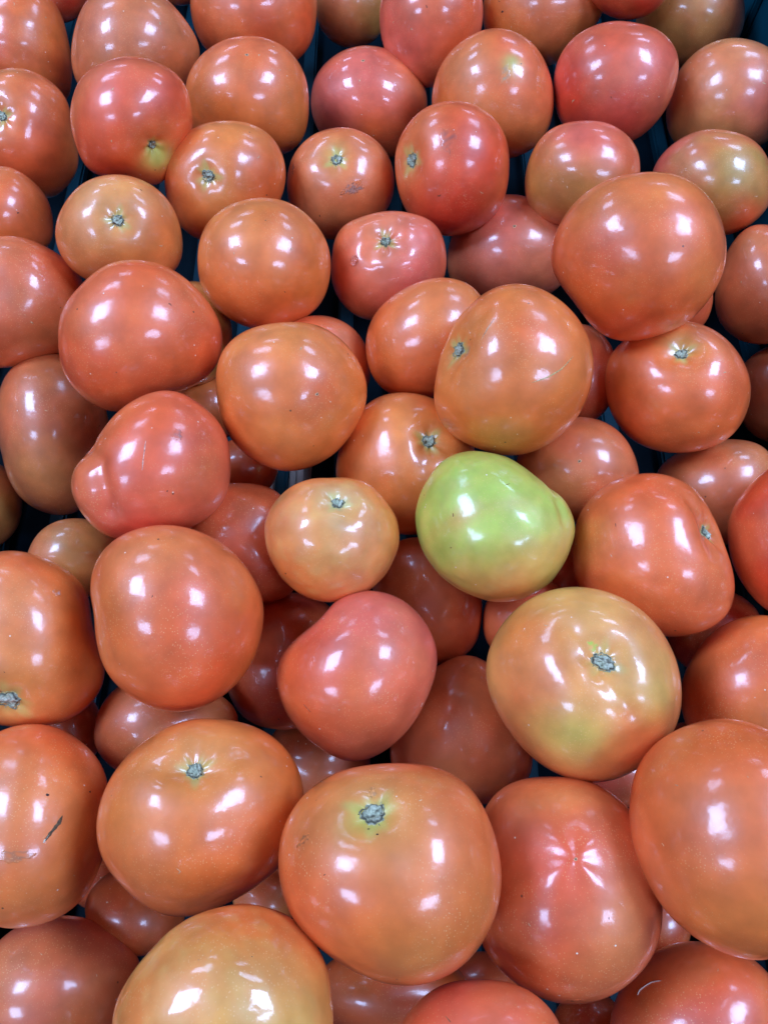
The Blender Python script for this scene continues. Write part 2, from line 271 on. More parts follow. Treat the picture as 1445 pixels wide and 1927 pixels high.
# --- the heap goes on beyond the frame (nothing of these shows in the picture)
off = [(-190,150),(-210,420),(-235,700),(-250,1010),(-280,1340),(-300,1690),(-230,2050),(60,2260),(360,2300),(700,2290),(1010,2300),(1340,2290),
       (1640,2010),(1760,1620),(1740,1250),(1700,960),(1590,620),(-60,-110),(60,-190),(235,-190),(430,-230),(620,-190),(800,-240),(1000,-220),(1190,-230)]
for q, (x, y) in enumerate(off):
    s = 84 + (y + 200) * 0.058
    T('x%d' % q, (x, y, s, s * .95), 1.0, random.choice(['O', 'RO', 'M', 'P']), 'RO',
      'ripe red orange tomato of the heap lying wholly outside the frame', off=1)

# ------------------------------------------------------------------ outlines -> smooth radii about a centre
def centroid(p):
    x, y = p[:, 0], p[:, 1]
    x1, y1 = np.roll(x, -1), np.roll(y, -1)
    c = x * y1 - x1 * y
    A = c.sum() / 2
    return np.array([((x + x1) * c).sum() / (6 * A), ((y + y1) * c).sum() / (6 * A)])
for t in TOM:
    t['c'] = centroid(t['pts'])
    dv = t['pts'] - t['c']
    t['rpx'] = float(np.hypot(dv[:, 0], dv[:, 1]).mean())
def rad_at(t, dx, dy):
    dv = t['pts'] - t['c']
    a = np.arctan2(dv[:, 1], dv[:, 0])
    r = np.hypot(dv[:, 0], dv[:, 1])
    o = np.argsort(a)
    return np.interp(math.atan2(dy, dx), a[o], r[o], period=2 * math.pi)

# ------------------------------------------------------------------ how far away each one lies: stacked without cutting into each other
BASE = 0.085
def z_for_height(c, h):
    d = ray(*c)
    return (CAM[2] - h) / -d[2]
n = len(TOM)
Z = np.zeros(n)
Zt = np.zeros(n)
for i, t in enumerate(TOM):
    h = BASE + 0.022 - 0.024 * t['lvl']
    zh = z_for_height(t['c'], h)
    zs = F * 0.0375 / t['rpx']
    Zt[i] = zh * .6 + zs * .4 if t['lvl'] < 1.45 else zh
    t['hz'] = t.get('hz', 0.93)
Z[:] = Zt
pairs = []
for i in range(n):
    for j in range(n):
        if i == j: continue
        a, b = TOM[i], TOM[j]
        d = b['c'] - a['c']
        dist = math.hypot(*d)
        ra = rad_at(a, *d) + rad_at(b, *(-d))
        if dist < ra * 1.15:
            fa = (a['lvl'] - a['c'][1] / 4000, i)
            fb = (b['lvl'] - b['c'][1] / 4000, j)
            if fa < fb:
                pairs.append((i, j, dist, rad_at(a, *d), rad_at(b, *(-d))))
Zmax = np.array([(CAM[2] - FLOOR - .001) / (-ray(*t['c'])[2] + t['rpx'] * t['hz'] / F) for t in TOM])
for it in range(1500):
    k = 0.25
    worst = 0
    dZ = (Zt - Z) * (0.02 if it < 1200 else 0.004)
    for i, j, dist, ri, rj in pairs:
        lat = dist * (Z[i] + Z[j]) / 2 / F
        Ra = (ri * Z[i] + rj * Z[j]) / F * .985
        if lat >= Ra: continue
        Rz = (TOM[i]['rpx'] * Z[i] * TOM[i]['hz'] + TOM[j]['rpx'] * Z[j] * TOM[j]['hz']) / F
        g = Rz * math.sqrt(1 - (lat / Ra) ** 2)
        v = g - (Z[j] - Z[i])
        if v > 0:
            worst = max(worst, v)
            dZ[i] -= v * k * .4
            dZ[j] += v * k * .6
    Z += np.clip(dZ, -.01, .01)
    Z = np.minimum(Z, Zmax)
print('worst residual overlap', worst, sorted([(round(((ri+rj)*0 + (TOM[i]['rpx'] * Z[i] * TOM[i]['hz'] + TOM[j]['rpx'] * Z[j] * TOM[j]['hz']) / F * math.sqrt(max(0, 1 - (dist * (Z[i] + Z[j]) / 2 / ((ri * Z[i] + rj * Z[j]) * .985)) ** 2)) - (Z[j] - Z[i])), 4), TOM[i]['name'], TOM[j]['name']) for i, j, dist, ri, rj in pairs], reverse=True)[:14])
if __name__ == '__main__':
    for i, t in enumerate(TOM):
        P = CAM + ray(*t['c']) * Z[i]
        t['C0'] = P
    lows = sorted((round(t['C0'][2] - t['rpx'] * Z[i] / F, 3), t['name']) for i, t in enumerate(TOM))
    print('lowest', lows[:8], 'radii mm', [(t['name'], round(t['rpx'] * Z[i] / F * 1000)) for i, t in enumerate(TOM)])

# ------------------------------------------------------------------ body surfaces
K = 7
def setup(t, Zi):
    d = ray(*t['c'])
    C = CAM + d * Zi
    D = np.linalg.norm(C - CAM)
    wv = -unit(d)
    u = unit(np.cross([0, 1, 0], wv))
    v = np.cross(wv, u)
    t['C'], t['D'], t['u'], t['v'], t['w'] = C, D, u, v, wv
    al, rr = [], []
    m = len(t['pts'])
    for q in range(m):                        # densify the outline a little
        for s in (0, .5):
            p = t['pts'][q] * (1 - s) + t['pts'][(q + 1) % m] * s
            if s:
                a0 = t['pts'][q] - t['c']; a1 = t['pts'][(q + 1) % m] - t['c']
                pm = p - t['c']
                L = (np.hypot(*a0) + np.hypot(*a1)) / 2
                p = t['c'] + pm / np.hypot(*pm) * (L * .6 + np.hypot(*pm) * .4)
            dr = ray(*p)
            tt = ((C - CAM) @ wv) / (dr @ wv)
            P = CAM + dr * tt - C
            x, y = P @ u, P @ v
            R = math.hypot(x, y)
            al.append(math.atan2(y, x)); rr.append(D * math.sin(math.atan(R / D)))
    al, rr = np.array(al), np.array(rr)
    g = 1 / rr ** 2
    A = [np.ones_like(al)]
    for k in range(1, K + 1):
        A += [np.cos(k * al), np.sin(k * al)]
    A = np.array(A).T
    reg = np.diag([0] + [x for k in range(1, K + 1) for x in (1e-4 * k ** 3, 1e-4 * k ** 3)]) * len(al)
    co = np.linalg.solve(A.T @ A + reg, A.T @ g)
    t['g'] = co
    t['R'] = float(rr.mean())
    t['Rz'] = t['R'] * t['hz']
    r = np.random.default_rng(abs(hash_(t['name'])))
    t['wave'] = [(r.normal(size=3) * s, r.uniform(0, 6.28), a) for s, a in ((2.2, .010), (2.2, .010), (3.4, .006), (4.5, .0035), (4.5, .0035))]
    t['rng'] = r
def hash_(s):
    h = 7
    for ch in s: h = (h * 131 + ord(ch)) % 1000003
    return h

def seg_dist(d, q):
    best = np.full(len(d), 9.0)
    for a, b in zip(q[:-1], q[1:]):
        ab = b - a
        s = np.clip(((d - a) @ ab) / max(ab @ ab, 1e-9), 0, 1)
        best = np.minimum(best, np.linalg.norm(d - (a + s[:, None] * ab), axis=1))
    return best

def body(t, d, full=True):
    x, y, z = d @ t['u'], d @ t['v'], d @ t['w']
    s = np.sqrt(x * x + y * y) + 1e-9
    al = np.arctan2(y, x)
    g = t['g'][0] + 0 * x
    for k in range(1, K + 1):
        sk = s ** max(0, k - 2)
        g = g + sk * (t['g'][2 * k - 1] * np.cos(k * al) + t['g'][2 * k] * np.sin(k * al))
    inv = s * s * g + z * z / t['Rz'] ** 2
    r = 1 / np.sqrt(np.maximum(inv, 1e-6))
    if not full: return r
    m = np.ones_like(r)
    for kv, ph, a in t['wave']:
        m += a * np.sin(d @ kv + ph) * np.clip(z * 1.6 + .3, .15, 1)
    if t.get('lumpy'):
        rr = np.random.default_rng(5)
        for _ in range(14):
            kv = rr.normal(size=3) * 11
            m += .0011 * t['lumpy'] ** .5 * np.sin(d @ kv + rr.uniform(0, 6.28))
    ax = t['axis']
    cb = np.clip(d @ ax, -1, 1)
    be = np.arccos(cb)
    e1 = t['e1']; e2 = np.cross(ax, e1)
    ps = np.arctan2(d @ e2, d @ e1)
    nl, lob = t['nl'], t['lob_']
    lobe = np.cos(nl * ps + 1.2 * np.sin(ps + t['ph']))
    dep = t['dep']
    m -= dep * np.exp(-(be / .30) ** 2) * (1 + lob * 1.3 * lobe * np.clip(be / .12, 0, 1))
    m -= dep * .22 * np.exp(-(be / .13) ** 2)
    m += .012 * np.exp(-((be - .75) / .35) ** 2) * lobe * t['rib']
    for pts, wd, dp in t['gr']:
        m -= dp * np.exp(-(seg_dist(d, pts) / wd) ** 2)
    bl = t['bl']
    bb = np.arccos(np.clip(d @ bl, -1, 1))
    if t.get('star'):
        f1 = unit(np.cross(bl, t['v'])); f2 = np.cross(bl, f1)
        p2 = np.arctan2(d @ f2, d @ f1)
        m += .034 * np.exp(-bb / .32) - .012 * np.exp(-(bb / .04) ** 2)
        m -= .030 * (bb / .35) * np.exp(-bb / .35) * np.cos(4 * p2 + t.get('sph', .5))
    else:
        m -= t['bd'] * np.exp(-(bb / .16) ** 2)
    return r * m

def hit(t, px, py, full=True):
    d = unit(ray(px, py))
    b = (t['C'] - CAM) @ d
    ts = np.linspace(b - t['R'] * 1.4, b + t['R'] * .2, 260)
    P = CAM + ts[:, None] * d - t['C']
    L = np.linalg.norm(P, axis=1)
    q = P / L[:, None]
    ins = np.nonzero(L <= body(t, q, full))[0]
    k = ins[0] if len(ins) else int(np.argmin(L))
    return q[k]

def prepare(t):
    t['gr'] = []
    r = t['rng']
    up = np.array([0, 0, 1.0])
    if t.get('stem'):
        t['axis'] = hit(t, *t['stem'], full=False)
        t['dep'] = t.get('dimple', .12)
    else:
        t['dep'] = .14
    if t.get('blossom'):
        t['bl'] = hit(t, *t['blossom'], full=False)
        t['bd'] = .010
        if not t.get('stem'): t['axis'] = unit(-t['bl'] + r.normal(size=3) * .1)
    if not t.get('stem') and not t.get('blossom'):
        v = r.normal(size=3)
        v = unit(v - t['w'] * (v @ t['w']))
        t['axis'] = unit(-t['w'] * .75 + v * .75)        # stem end turned away from view
    if not t.get('blossom'):
        t['bl'] = -t['axis']; t['bd'] = .006
    ax = t['axis']
    t['e1'] = unit(np.cross(ax, unit(r.normal(size=3))))
    t['nl'] = t.get('lobes', int(r.integers(4, 7)))
    t['lob_'] = t.get('lob', .09)
    t['ph'] = r.uniform(0, 6.28)
    t['rib'] = .5
    px = t['rpx']
    gr = []
    for pts, wd, dp in t.get('grooves', []):
        gr.append((np.array([hit(t, *p, full=False) for p in pts]), wd / px, dp))
    for pts, wd, dp in t.get('bumps', []):
        gr.append((np.array([hit(t, *p, full=False) for p in pts]), wd / px, -dp))
    for x, y, wd, dp in t.get('dents', []):
        q = hit(t, x, y, full=False)
        gr.append((np.array([q, q + 1e-4]), wd / px, dp))
    t['gr'] = gr

def fnoise(d, seed, f, nn=6):
    r = np.random.default_rng(seed)
    s = np.zeros(len(d))
    for _ in range(nn):
        s += np.sin(d @ (r.normal(size=3) * f) + r.uniform(0, 6.28))
    return s / math.sqrt(nn / 2)

def smooth(x): 
    x = np.clip(x, 0, 1)
    return x * x * (3 - 2 * x)

def colours(t, d):
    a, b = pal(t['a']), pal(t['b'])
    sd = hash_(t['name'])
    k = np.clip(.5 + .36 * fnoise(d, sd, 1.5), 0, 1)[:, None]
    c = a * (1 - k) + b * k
    c = c * (1 + .045 * fnoise(d, sd + 1, 4)[:, None])
    # blotchy ripening
    q = (smooth(.5 + .5 * fnoise(d, sd + 2, 2.6)) * .22 * t.get('blot', 1))[:, None]
    c = c * (1 - q) + pal('TO') * q
    q = (smooth(.25 + .5 * fnoise(d, sd + 4, 3.2)) * .10 * t.get('blot', 1))[:, None]
    c = c * (1 - q) + pal('P') * q
    q = (smooth(.1 + .5 * fnoise(d, sd + 6, 7)) * .14 * t.get('blot', 1))[:, None]
    c = c * (1 - q) + pal('RO') * q
    be = np.arccos(np.clip(d @ t['axis'], -1, 1))
    ring = t.get('ring', .35)
    sr = t.get('sr', 14) / t['rpx']
    e2 = np.cross(t['axis'], t['e1'])
    ps = np.arctan2(d @ e2, d @ t['e1'])
    irr = 1 + .25 * np.sin(ps * 3 + 1) + .15 * np.sin(ps * 7)
    k = (np.exp(-(be / (sr * 4.2)) ** 2) * ring * .6)[:, None]
    c = c * (1 - k) + pal('Y') * k
    k = (smooth((sr * 1.9 * irr - be) / (sr * 1.2)) * t.get('halo', .62))[:, None]
    c = c * (1 - k) + pal((204, 196, 104)) * k
    for x, y, rp, col, st in t.get('patches', []):
        p = hit(t, x, y, False)
        dist = np.linalg.norm(d - p, axis=1) * t['rpx'] / rp
        dist = dist * (1 + .18 * fnoise(d, sd + int(x), 5))
        k = (np.exp(-dist ** 2) * st)[:, None]
        c = c * (1 - k) + pal(col) * k
    if t.get('lumpy'):
        m = (np.clip(fnoise(d, sd + 9, 14, 9), 0, 2) * .10)[:, None]
        c = c * (1 - m) + pal((232, 196, 110)) * m
    return np.clip(c, 0, 1)

# ------------------------------------------------------------------ materials
def nt(name):
    m = bpy.data.materials.new(name)
    m.use_nodes = True
    return m, m.node_tree, m.node_tree.nodes['Principled BSDF']
def N(tree, typ, **k):
    nd = tree.nodes.new(typ)
    for a, b in k.items():
        setattr(nd, a, b)
    return nd
def skin_material(name, coat_rough):
    m, tr, P = nt(name)
    L = tr.links.new
    att = N(tr, 'ShaderNodeAttribute', attribute_name='skin_colour')
    tc = N(tr, 'ShaderNodeTexCoord')
    oi = N(tr, 'ShaderNodeObjectInfo')
    add = N(tr, 'ShaderNodeVectorMath', operation='ADD')
    L(tc.outputs['Object'], add.inputs[0]); L(oi.outputs['Random'], add.inputs[1])
    # cloudy small scale tone
    n1 = N(tr, 'ShaderNodeTexNoise'); n1.inputs['Scale'].default_value = 90; n1.inputs['Detail'].default_value = 5
    L(add.outputs[0], n1.inputs['Vector'])
    mr = N(tr, 'ShaderNodeMapRange'); mr.inputs[1].default_value = .3; mr.inputs[2].default_value = .7
    mr.inputs[3].default_value = .84; mr.inputs[4].default_value = 1.14
    L(n1.outputs[0], mr.inputs[0])
    mul = N(tr, 'ShaderNodeVectorMath', operation='SCALE')
    L(att.outputs['Color'], mul.inputs[0]); L(mr.outputs[0], mul.inputs['Scale'])
    # pale pin dots of the skin
    def dots(scale, r0, r1, keep, patchy):
        v = N(tr, 'ShaderNodeTexVoronoi'); v.inputs['Scale'].default_value = scale
        L(add.outputs[0], v.inputs['Vector'])
        a = N(tr, 'ShaderNodeMapRange'); a.inputs[1].default_value = r0; a.inputs[2].default_value = r1
        a.inputs[3].default_value = 1; a.inputs[4].default_value = 0
        L(v.outputs['Distance'], a.inputs[0])
        sx = N(tr, 'ShaderNodeSeparateColor'); L(v.outputs['Color'], sx.inputs[0])
        g = N(tr, 'ShaderNodeMath', operation='GREATER_THAN'); g.inputs[1].default_value = keep
        L(sx.outputs[0], g.inputs[0])
        mm = N(tr, 'ShaderNodeMath', operation='MULTIPLY'); L(a.outputs[0], mm.inputs[0]); L(g.outputs[0], mm.inputs[1])
        if patchy:
            n = N(tr, 'ShaderNodeTexNoise'); n.inputs['Scale'].default_value = 45; L(add.outputs[0], n.inputs['Vector'])
            q = N(tr, 'ShaderNodeMapRange'); q.inputs[1].default_value = .38; q.inputs[2].default_value = .66
            L(n.outputs[0], q.inputs[0])
            m2 = N(tr, 'ShaderNodeMath', operation='MULTIPLY'); L(mm.outputs[0], m2.inputs[0]); L(q.outputs[0], m2.inputs[1])
            return m2
        return mm
    d1 = dots(1300, .10, .32, .45, True)
    mx = N(tr, 'ShaderNodeMix', data_type='RGBA')
    sc1 = N(tr, 'ShaderNodeMath', operation='MULTIPLY'); sc1.inputs[1].default_value = .60
    L(d1.outputs[0], sc1.inputs[0])
    L(sc1.outputs[0], mx.inputs[0]); L(mul.outputs[0], mx.inputs[6]); mx.inputs[7].default_value = (.95, .60, .26, 1)
    # dust specks and the odd dark pinprick
    d2 = dots(260, .05, .10, .90, False)
    mx2 = N(tr, 'ShaderNodeMix', data_type='RGBA')
    L(d2.outputs[0], mx2.inputs[0]); L(mx.outputs[2], mx2.inputs[6]); mx2.inputs[7].default_value = (.95, .80, .62, 1)
    d3 = dots(130, .03, .07, .88, False)
    mx3 = N(tr, 'ShaderNodeMix', data_type='RGBA')
    L(d3.outputs[0], mx3.inputs[0]); L(mx2.outputs[2], mx3.inputs[6]); mx3.inputs[7].default_value = (.10, .045, .02, 1)
    L(mx3.outputs[2], P.inputs['Base Color'])
    # waxy skin: soft sheen under a glossier film, both slightly uneven
    n2 = N(tr, 'ShaderNodeTexNoise'); n2.inputs['Scale'].default_value = 60; n2.inputs['Detail'].default_value = 6
    L(add.outputs[0], n2.inputs['Vector'])
    r1 = N(tr, 'ShaderNodeMapRange'); r1.inputs[1].default_value = .3; r1.inputs[2].default_value = .7
    r1.inputs[3].default_value = coat_rough * .8; r1.inputs[4].default_value = coat_rough * 1.35
    L(n2.outputs[0], r1.inputs[0]); L(r1.outputs[0], P.inputs['Coat Roughness'])
    P.inputs['Roughness'].default_value = .46
    P.inputs['Specular IOR Level'].default_value = .75
    P.inputs['Coat Weight'].default_value = 1.0
    P.inputs['Coat IOR'].default_value = 1.5
    P.inputs['Subsurface Weight'].default_value = .22
    P.inputs['Subsurface Radius'].default_value = (.006, .002, .001)
    P.inputs['Subsurface Scale'].default_value = 1.0
    n3 = N(tr, 'ShaderNodeTexNoise'); n3.inputs['Scale'].default_value = 1100; n3.inputs['Detail'].default_value = 2
    L(add.outputs[0], n3.inputs['Vector'])
    n4 = N(tr, 'ShaderNodeTexNoise'); n4.inputs['Scale'].default_value = 140; n4.inputs['Detail'].default_value = 2
    L(add.outputs[0], n4.inputs['Vector'])
    b0 = N(tr, 'ShaderNodeBump'); b0.inputs['Strength'].default_value = .3; b0.inputs['Distance'].default_value = .0006
    L(n4.outputs[0], b0.inputs['Height'])
    b1 = N(tr, 'ShaderNodeBump'); b1.inputs['Strength'].default_value = .25; b1.inputs['Distance'].default_value = .00006
    L(n3.outputs[0], b1.inputs['Height']); L(b0.outputs[0], b1.inputs['Normal'])
    L(b1.outputs[0], P.inputs['Normal']); L(b1.outputs[0], P.inputs['Coat Normal'])
    return m
SKIN = skin_material('tomato_skin', .14)
SKIN_G = skin_material('tomato_skin_glossy', .09)

def cork_material():
    m, tr, P = nt('stem_cork')
    L = tr.links.new
    att = N(tr, 'ShaderNodeAttribute', attribute_name='skin_colour')
    tc = N(tr, 'ShaderNodeTexCoord')
    n = N(tr, 'ShaderNodeTexNoise'); n.inputs['Scale'].default_value = 1300; n.inputs['Detail'].default_value = 4
    L(tc.outputs['Object'], n.inputs['Vector'])
    mr = N(tr, 'ShaderNodeMapRange'); mr.inputs[1].default_value = .35; mr.inputs[2].default_value = .65
    mr.inputs[3].default_value = .6; mr.inputs[4].default_value = 1.25
    L(n.outputs[0], mr.inputs[0])
    mul = N(tr, 'ShaderNodeVectorMath', operation='SCALE')
    L(att.outputs['Color'], mul.inputs[0]); L(mr.outputs[0], mul.inputs['Scale'])
    L(mul.outputs[0], P.inputs['Base Color'])
    P.inputs['Roughness'].default_value = .6
    b = N(tr, 'ShaderNodeBump'); b.inputs['Strength'].default_value = .9; b.inputs['Distance'].default_value = .0005
    L(n.outputs[0], b.inputs['Height']); L(b.outputs[0], P.inputs['Normal'])
    return m
CORK = cork_material()

def plain(name, col, rough, noise=.25, scale=60, spec=.5):
    m, tr, P = nt(name)
    L = tr.links.new
    tc = N(tr, 'ShaderNodeTexCoord')
    n = N(tr, 'ShaderNodeTexNoise'); n.inputs['Scale'].default_value = scale; n.inputs['Detail'].default_value = 6
    L(tc.outputs['Object'], n.inputs['Vector'])
    mx = N(tr, 'ShaderNodeMix', data_type='RGBA')
    c = np.array(col)
    mx.inputs[6].default_value = (*(c * (1 - noise)), 1); mx.inputs[7].default_value = (*np.clip(c * (1 + noise), 0, 1), 1)
    L(n.outputs[0], mx.inputs[0]); L(mx.outputs[2], P.inputs['Base Color'])
    P.inputs['Roughness'].default_value = rough
    P.inputs['Specular IOR Level'].default_value = spec
    b = N(tr, 'ShaderNodeBump'); b.inputs['Strength'].default_value = .3; b.inputs['Distance'].default_value = .0004
    L(n.outputs[0], b.inputs['Height']); L(b.outputs[0], P.inputs['Normal'])
    return m
RIB_SHADED = plain('crate_rib_shaded', (.0018, .028, .044), .5, spec=.15)  # crate plastic for the floor ribs, with the shade of the gaps darkened in
TEAL = plain('crate_plastic', (.002, .055, .085), .45, spec=.25)
FLOOR_SHADED = plain('crate_floor_shaded', (.001, .007, .012), .6, spec=.05)  # crate floor, near black: shade under the heap is put into its colour
PALE = plain('pale_board', (.42, .40, .36), .7)
DARKM = plain('dark_shelf', (.012, .013, .018), .6)

# ------------------------------------------------------------------ mesh builders
ICO = {}
def ico(k):
    if k not in ICO:
        bm = bmesh.new()
        bmesh.ops.create_icosphere(bm, subdivisions=k, radius=1)
        for f in bm.faces: f.smooth = True
        me = bpy.data.meshes.new('ico%d' % k)
        bm.to_mesh(me); bm.free()
        co = np.empty(len(me.vertices) * 3)
        me.vertices.foreach_get('co', co)
        co = co.reshape(-1, 3)
        ICO[k] = (me, co / np.linalg.norm(co, axis=1)[:, None])
    return ICO[k]
def set_col(me, c):
    at = me.color_attributes.new('skin_colour', 'FLOAT_COLOR', 'POINT')
    at.data.foreach_set('color', np.hstack([c, np.ones((len(c), 1))]).astype(np.float32).ravel())
def link(name, me, parent=None, loc=None):
    o = bpy.data.objects.new(name, me)
    COL.objects.link(o)
    if parent is not None: o.parent = parent
    if loc is not None: o.location = loc
    return o
def raw(name, co, faces, mat, parent=None, col=None, loc=None, smoothf=True):
    me = bpy.data.meshes.new(name)
    me.from_pydata([tuple(x) for x in co], [], faces)
    if smoothf:
        me.polygons.foreach_set('use_smooth', [True] * len(me.polygons))
    if col is not None: set_col(me, col)
    me.materials.append(mat)
    me.update()
    return link(name, me, parent, loc)

def disc_on(t, q, rx, ry, rot, name, mat, colf, lift, rings=12, segs=48, edge=.12, seed=1, dome=.0):
    """a small patch lying on the skin round direction q; rx, ry in radians"""
    up = t['v'] if abs(q @ t['v']) < .95 else t['u']
    a1 = unit(np.cross(up, q)); a2 = np.cross(q, a1)
    ca, sa = math.cos(math.radians(rot)), math.sin(math.radians(rot))
    rr = np.random.default_rng(seed)
    ph = rr.uniform(0, 6.28, 6)
    dirs, par = [q], [(0, 0)]
    for i in range(1, rings + 1):
        for j in range(segs):
            th = 2 * math.pi * j / segs
            k = 1 + edge * (math.sin(3 * th + ph[0]) * .6 + math.sin(5 * th + ph[1]) * .5 + math.sin(9 * th + ph[2]) * .5 + math.sin(14 * th + ph[3]) * .45)
            f = i / rings
            x = rx * f * k * math.cos(th); y = ry * f * k * math.sin(th)
            x, y = x * ca - y * sa, x * sa + y * ca
            dirs.append(unit(q + a1 * x + a2 * y)); par.append((f, th))
    d = np.array(dirs); par = np.array(par)
    r = body(t, d)
    f = par[:, 0]
    r = r + lift * np.where(f >= .999, -1.0, 1.0) + dome * (1 - f ** 2)
    c = colf(par, d)
    if isinstance(c, tuple): r = r + c[1]; c = c[0]
    faces = [(0, 1 + j, 1 + (j + 1) % segs) for j in range(segs)]
    for i in range(1, rings):
        b0, b1 = 1 + (i - 1) * segs, 1 + i * segs
        for j in range(segs):
            jn = (j + 1) % segs
            faces.append((b0 + j, b1 + j, b1 + jn, b0 + jn))
    return raw(name, d * r[:, None], faces, mat, t['obj'], c)

def stem_scar(t):
    q = t['axis']
    s = t['sr'] * .95 / t['rpx']
    sd = hash_(t['name'])
    def colf(par, d):
        f, th = par[:, 0], par[:, 1]
        n = fnoise(d, sd, 1.6 / s * 2.2, 8)
        n2 = fnoise(d, sd + 3, 1.6 / s * 5, 8)
        grey = lin((172, 178, 150)); dark = lin((84, 78, 60)); lite = lin((200, 204, 180)); rim = lin((196, 176, 104))
        c = np.tile(grey, (len(f), 1))
        k = np.clip(n * .5, 0, 1)[:, None]; c = c * (1 - k) + lite * k
        k = np.clip(-n2 * .55 - .1, 0, .85)[:, None]; c = c * (1 - k) + dark * k
        k = (np.exp(-((f - .80 - .05 * np.sin(th * 5)) / .10) ** 2) * np.clip(t.get('rimk', .85) + .5 * n2, 0, 1))[:, None]; c = c * (1 - k) + dark * .55 * k
        k = smooth((f - .90) / .08)[:, None]; c = c * (1 - k) + rim * k
        h = .00035 * n * (f < .85) + .00035 * np.exp(-((f - .66) / .12) ** 2) - .0004 * np.exp(-((f - .82) / .07) ** 2)
        return c, h
    o = disc_on(t, q, s * t.get('sl', 1), s * .92, t.get('srot', 0), 'stem_scar', CORK, colf, .00022, rings=16, segs=64, edge=.10, seed=sd, dome=.0007)
    # little dark cracks and pale nicks running out from the scar
    r = np.random.default_rng(sd)
    for _ in range(4):
        th = r.uniform(0, 6.28)
        up = t['v'] if abs(q @ t['v']) < .95 else t['u']
        a1 = unit(np.cross(up, q)); a2 = np.cross(q, a1)
        e = a1 * math.cos(th) + a2 * math.sin(th)
        p = [unit(q + e * s * k) for k in (.9, 1.02, r.uniform(1.08, 1.3))]
        strip(t, p, s * .05, lin((70, 56, 34)) if r.random() < .6 else lin((196, 196, 150)), 'scar_crack')
    return o

def strip(t, dirs, hw, col, name='scratch', lift=.00012):
    dirs = np.array(dirs)
    m = 4 * (len(dirs) - 1) + 1
    s = np.linspace(0, len(dirs) - 1, m)
    P = []
    for x in s:
        i = min(int(x), len(dirs) - 2); f = x - i
        P.append(unit(dirs[i] * (1 - f) + dirs[i + 1] * f))
    P = np.array(P)
    r = np.random.default_rng(int(abs(P[0, 0]) * 1e5))
    V, Fc = [], []
    for i, p in enumerate(P):
        tg = P[min(i + 1, m - 1)] - P[max(i - 1, 0)]
        sd = unit(np.cross(tg, p))
        wv = hw * (math.sin(math.pi * (i + .35) / (m - .3)) ** .6) * r.uniform(.6, 1.3)
        for k, lf in ((-1, -.00005), (0, lift), (1, -.00005)):
            V.append((unit(p + sd * wv * k), lf))
        if i:
            b = 3 * i
            Fc += [(b - 3, b - 2, b + 1, b), (b - 2, b - 1, b + 2, b + 1)]
    d = np.array([v[0] for v in V]); lf = np.array([v[1] for v in V])
    R = body(t, d) + lf
    return raw(name, d * R[:, None], Fc, CORK, t['obj'], np.tile(col, (len(d), 1)))

# ------------------------------------------------------------------ build the tomatoes
def base_of(t):
    return t['C']
for i, t in enumerate(TOM):
    setup(t, Z[i]); prepare(t)
    big = t['rpx'] > 150 or t.get('stem') or t.get('star') or t.get('lumpy') or t['name'] in ('t38', 't37', 't30', 't43')
    k = 5 if t.get('off') or t['lvl'] > 1.85 else (7 if big else 6)
    src, D = ico(k)
    me = src.copy(); me.name = 'tomato'
    R = body(t, D)
    me.vertices.foreach_set('co', (D * R[:, None]).astype(np.float32).ravel())
    set_col(me, colours(t, D))
    me.materials.append(SKIN_G if t.get('gloss') else SKIN)
    me.update()
    o = link('tomato', me, None, Vector(t['C']))
    o['label'] = t['label']; o['category'] = 'tomato'
    o['group'] = 'tomatoes heaped loose in the crate' if not t.get('off') else 'tomatoes of the heap outside the frame'
    t['obj'] = o
    if t.get('stem'): stem_scar(t)
    if t.get('blossom'):
        q = t['bl']
        s = 4.2 / t['rpx']
        disc_on(t, q, s, s * .8, 20, 'blossom_scar', CORK, lambda p, d: np.where((p[:, :1] < .45), lin((120, 70, 40)), lin((222, 176, 128))), .0001, rings=5, segs=18, edge=.2, seed=i)
    for x, y, rx, ry, rot, c, st in t.get('decals', []):
        q = hit(t, x, y)
        base = colours(t, q[None])[0]
        def colf(p, d, c=c, base=base, st=st, x=x, t=t):
            n = fnoise(d, int(x), 40, 8)
            k = (np.clip(1.1 - p[:, 0] ** 3, 0, 1) * np.clip(st + .35 * n, 0, 1))[:, None]
            return colours(t, d) * (1 - k) + lin(c) * k
        disc_on(t, q, rx / t['rpx'], ry / t['rpx'], -rot, 'skin_scuff', CORK if st > .55 else SKIN, colf, .00006, rings=8, segs=30, edge=.25, seed=int(x))
    for x, y, r in t.get('specks', []):
        q = hit(t, x, y)
        disc_on(t, q, r / t['rpx'], r * .8 / t['rpx'], 0, 'dark_speck', CORK, lambda p, d: np.tile(lin((70, 40, 24)), (len(p), 1)), .00012, rings=3, segs=12, edge=.2, seed=int(x))
    for pts, wd, c in t.get('scratches', []):
        strip(t, [hit(t, *p) for p in pts], wd / t['rpx'], lin(c))

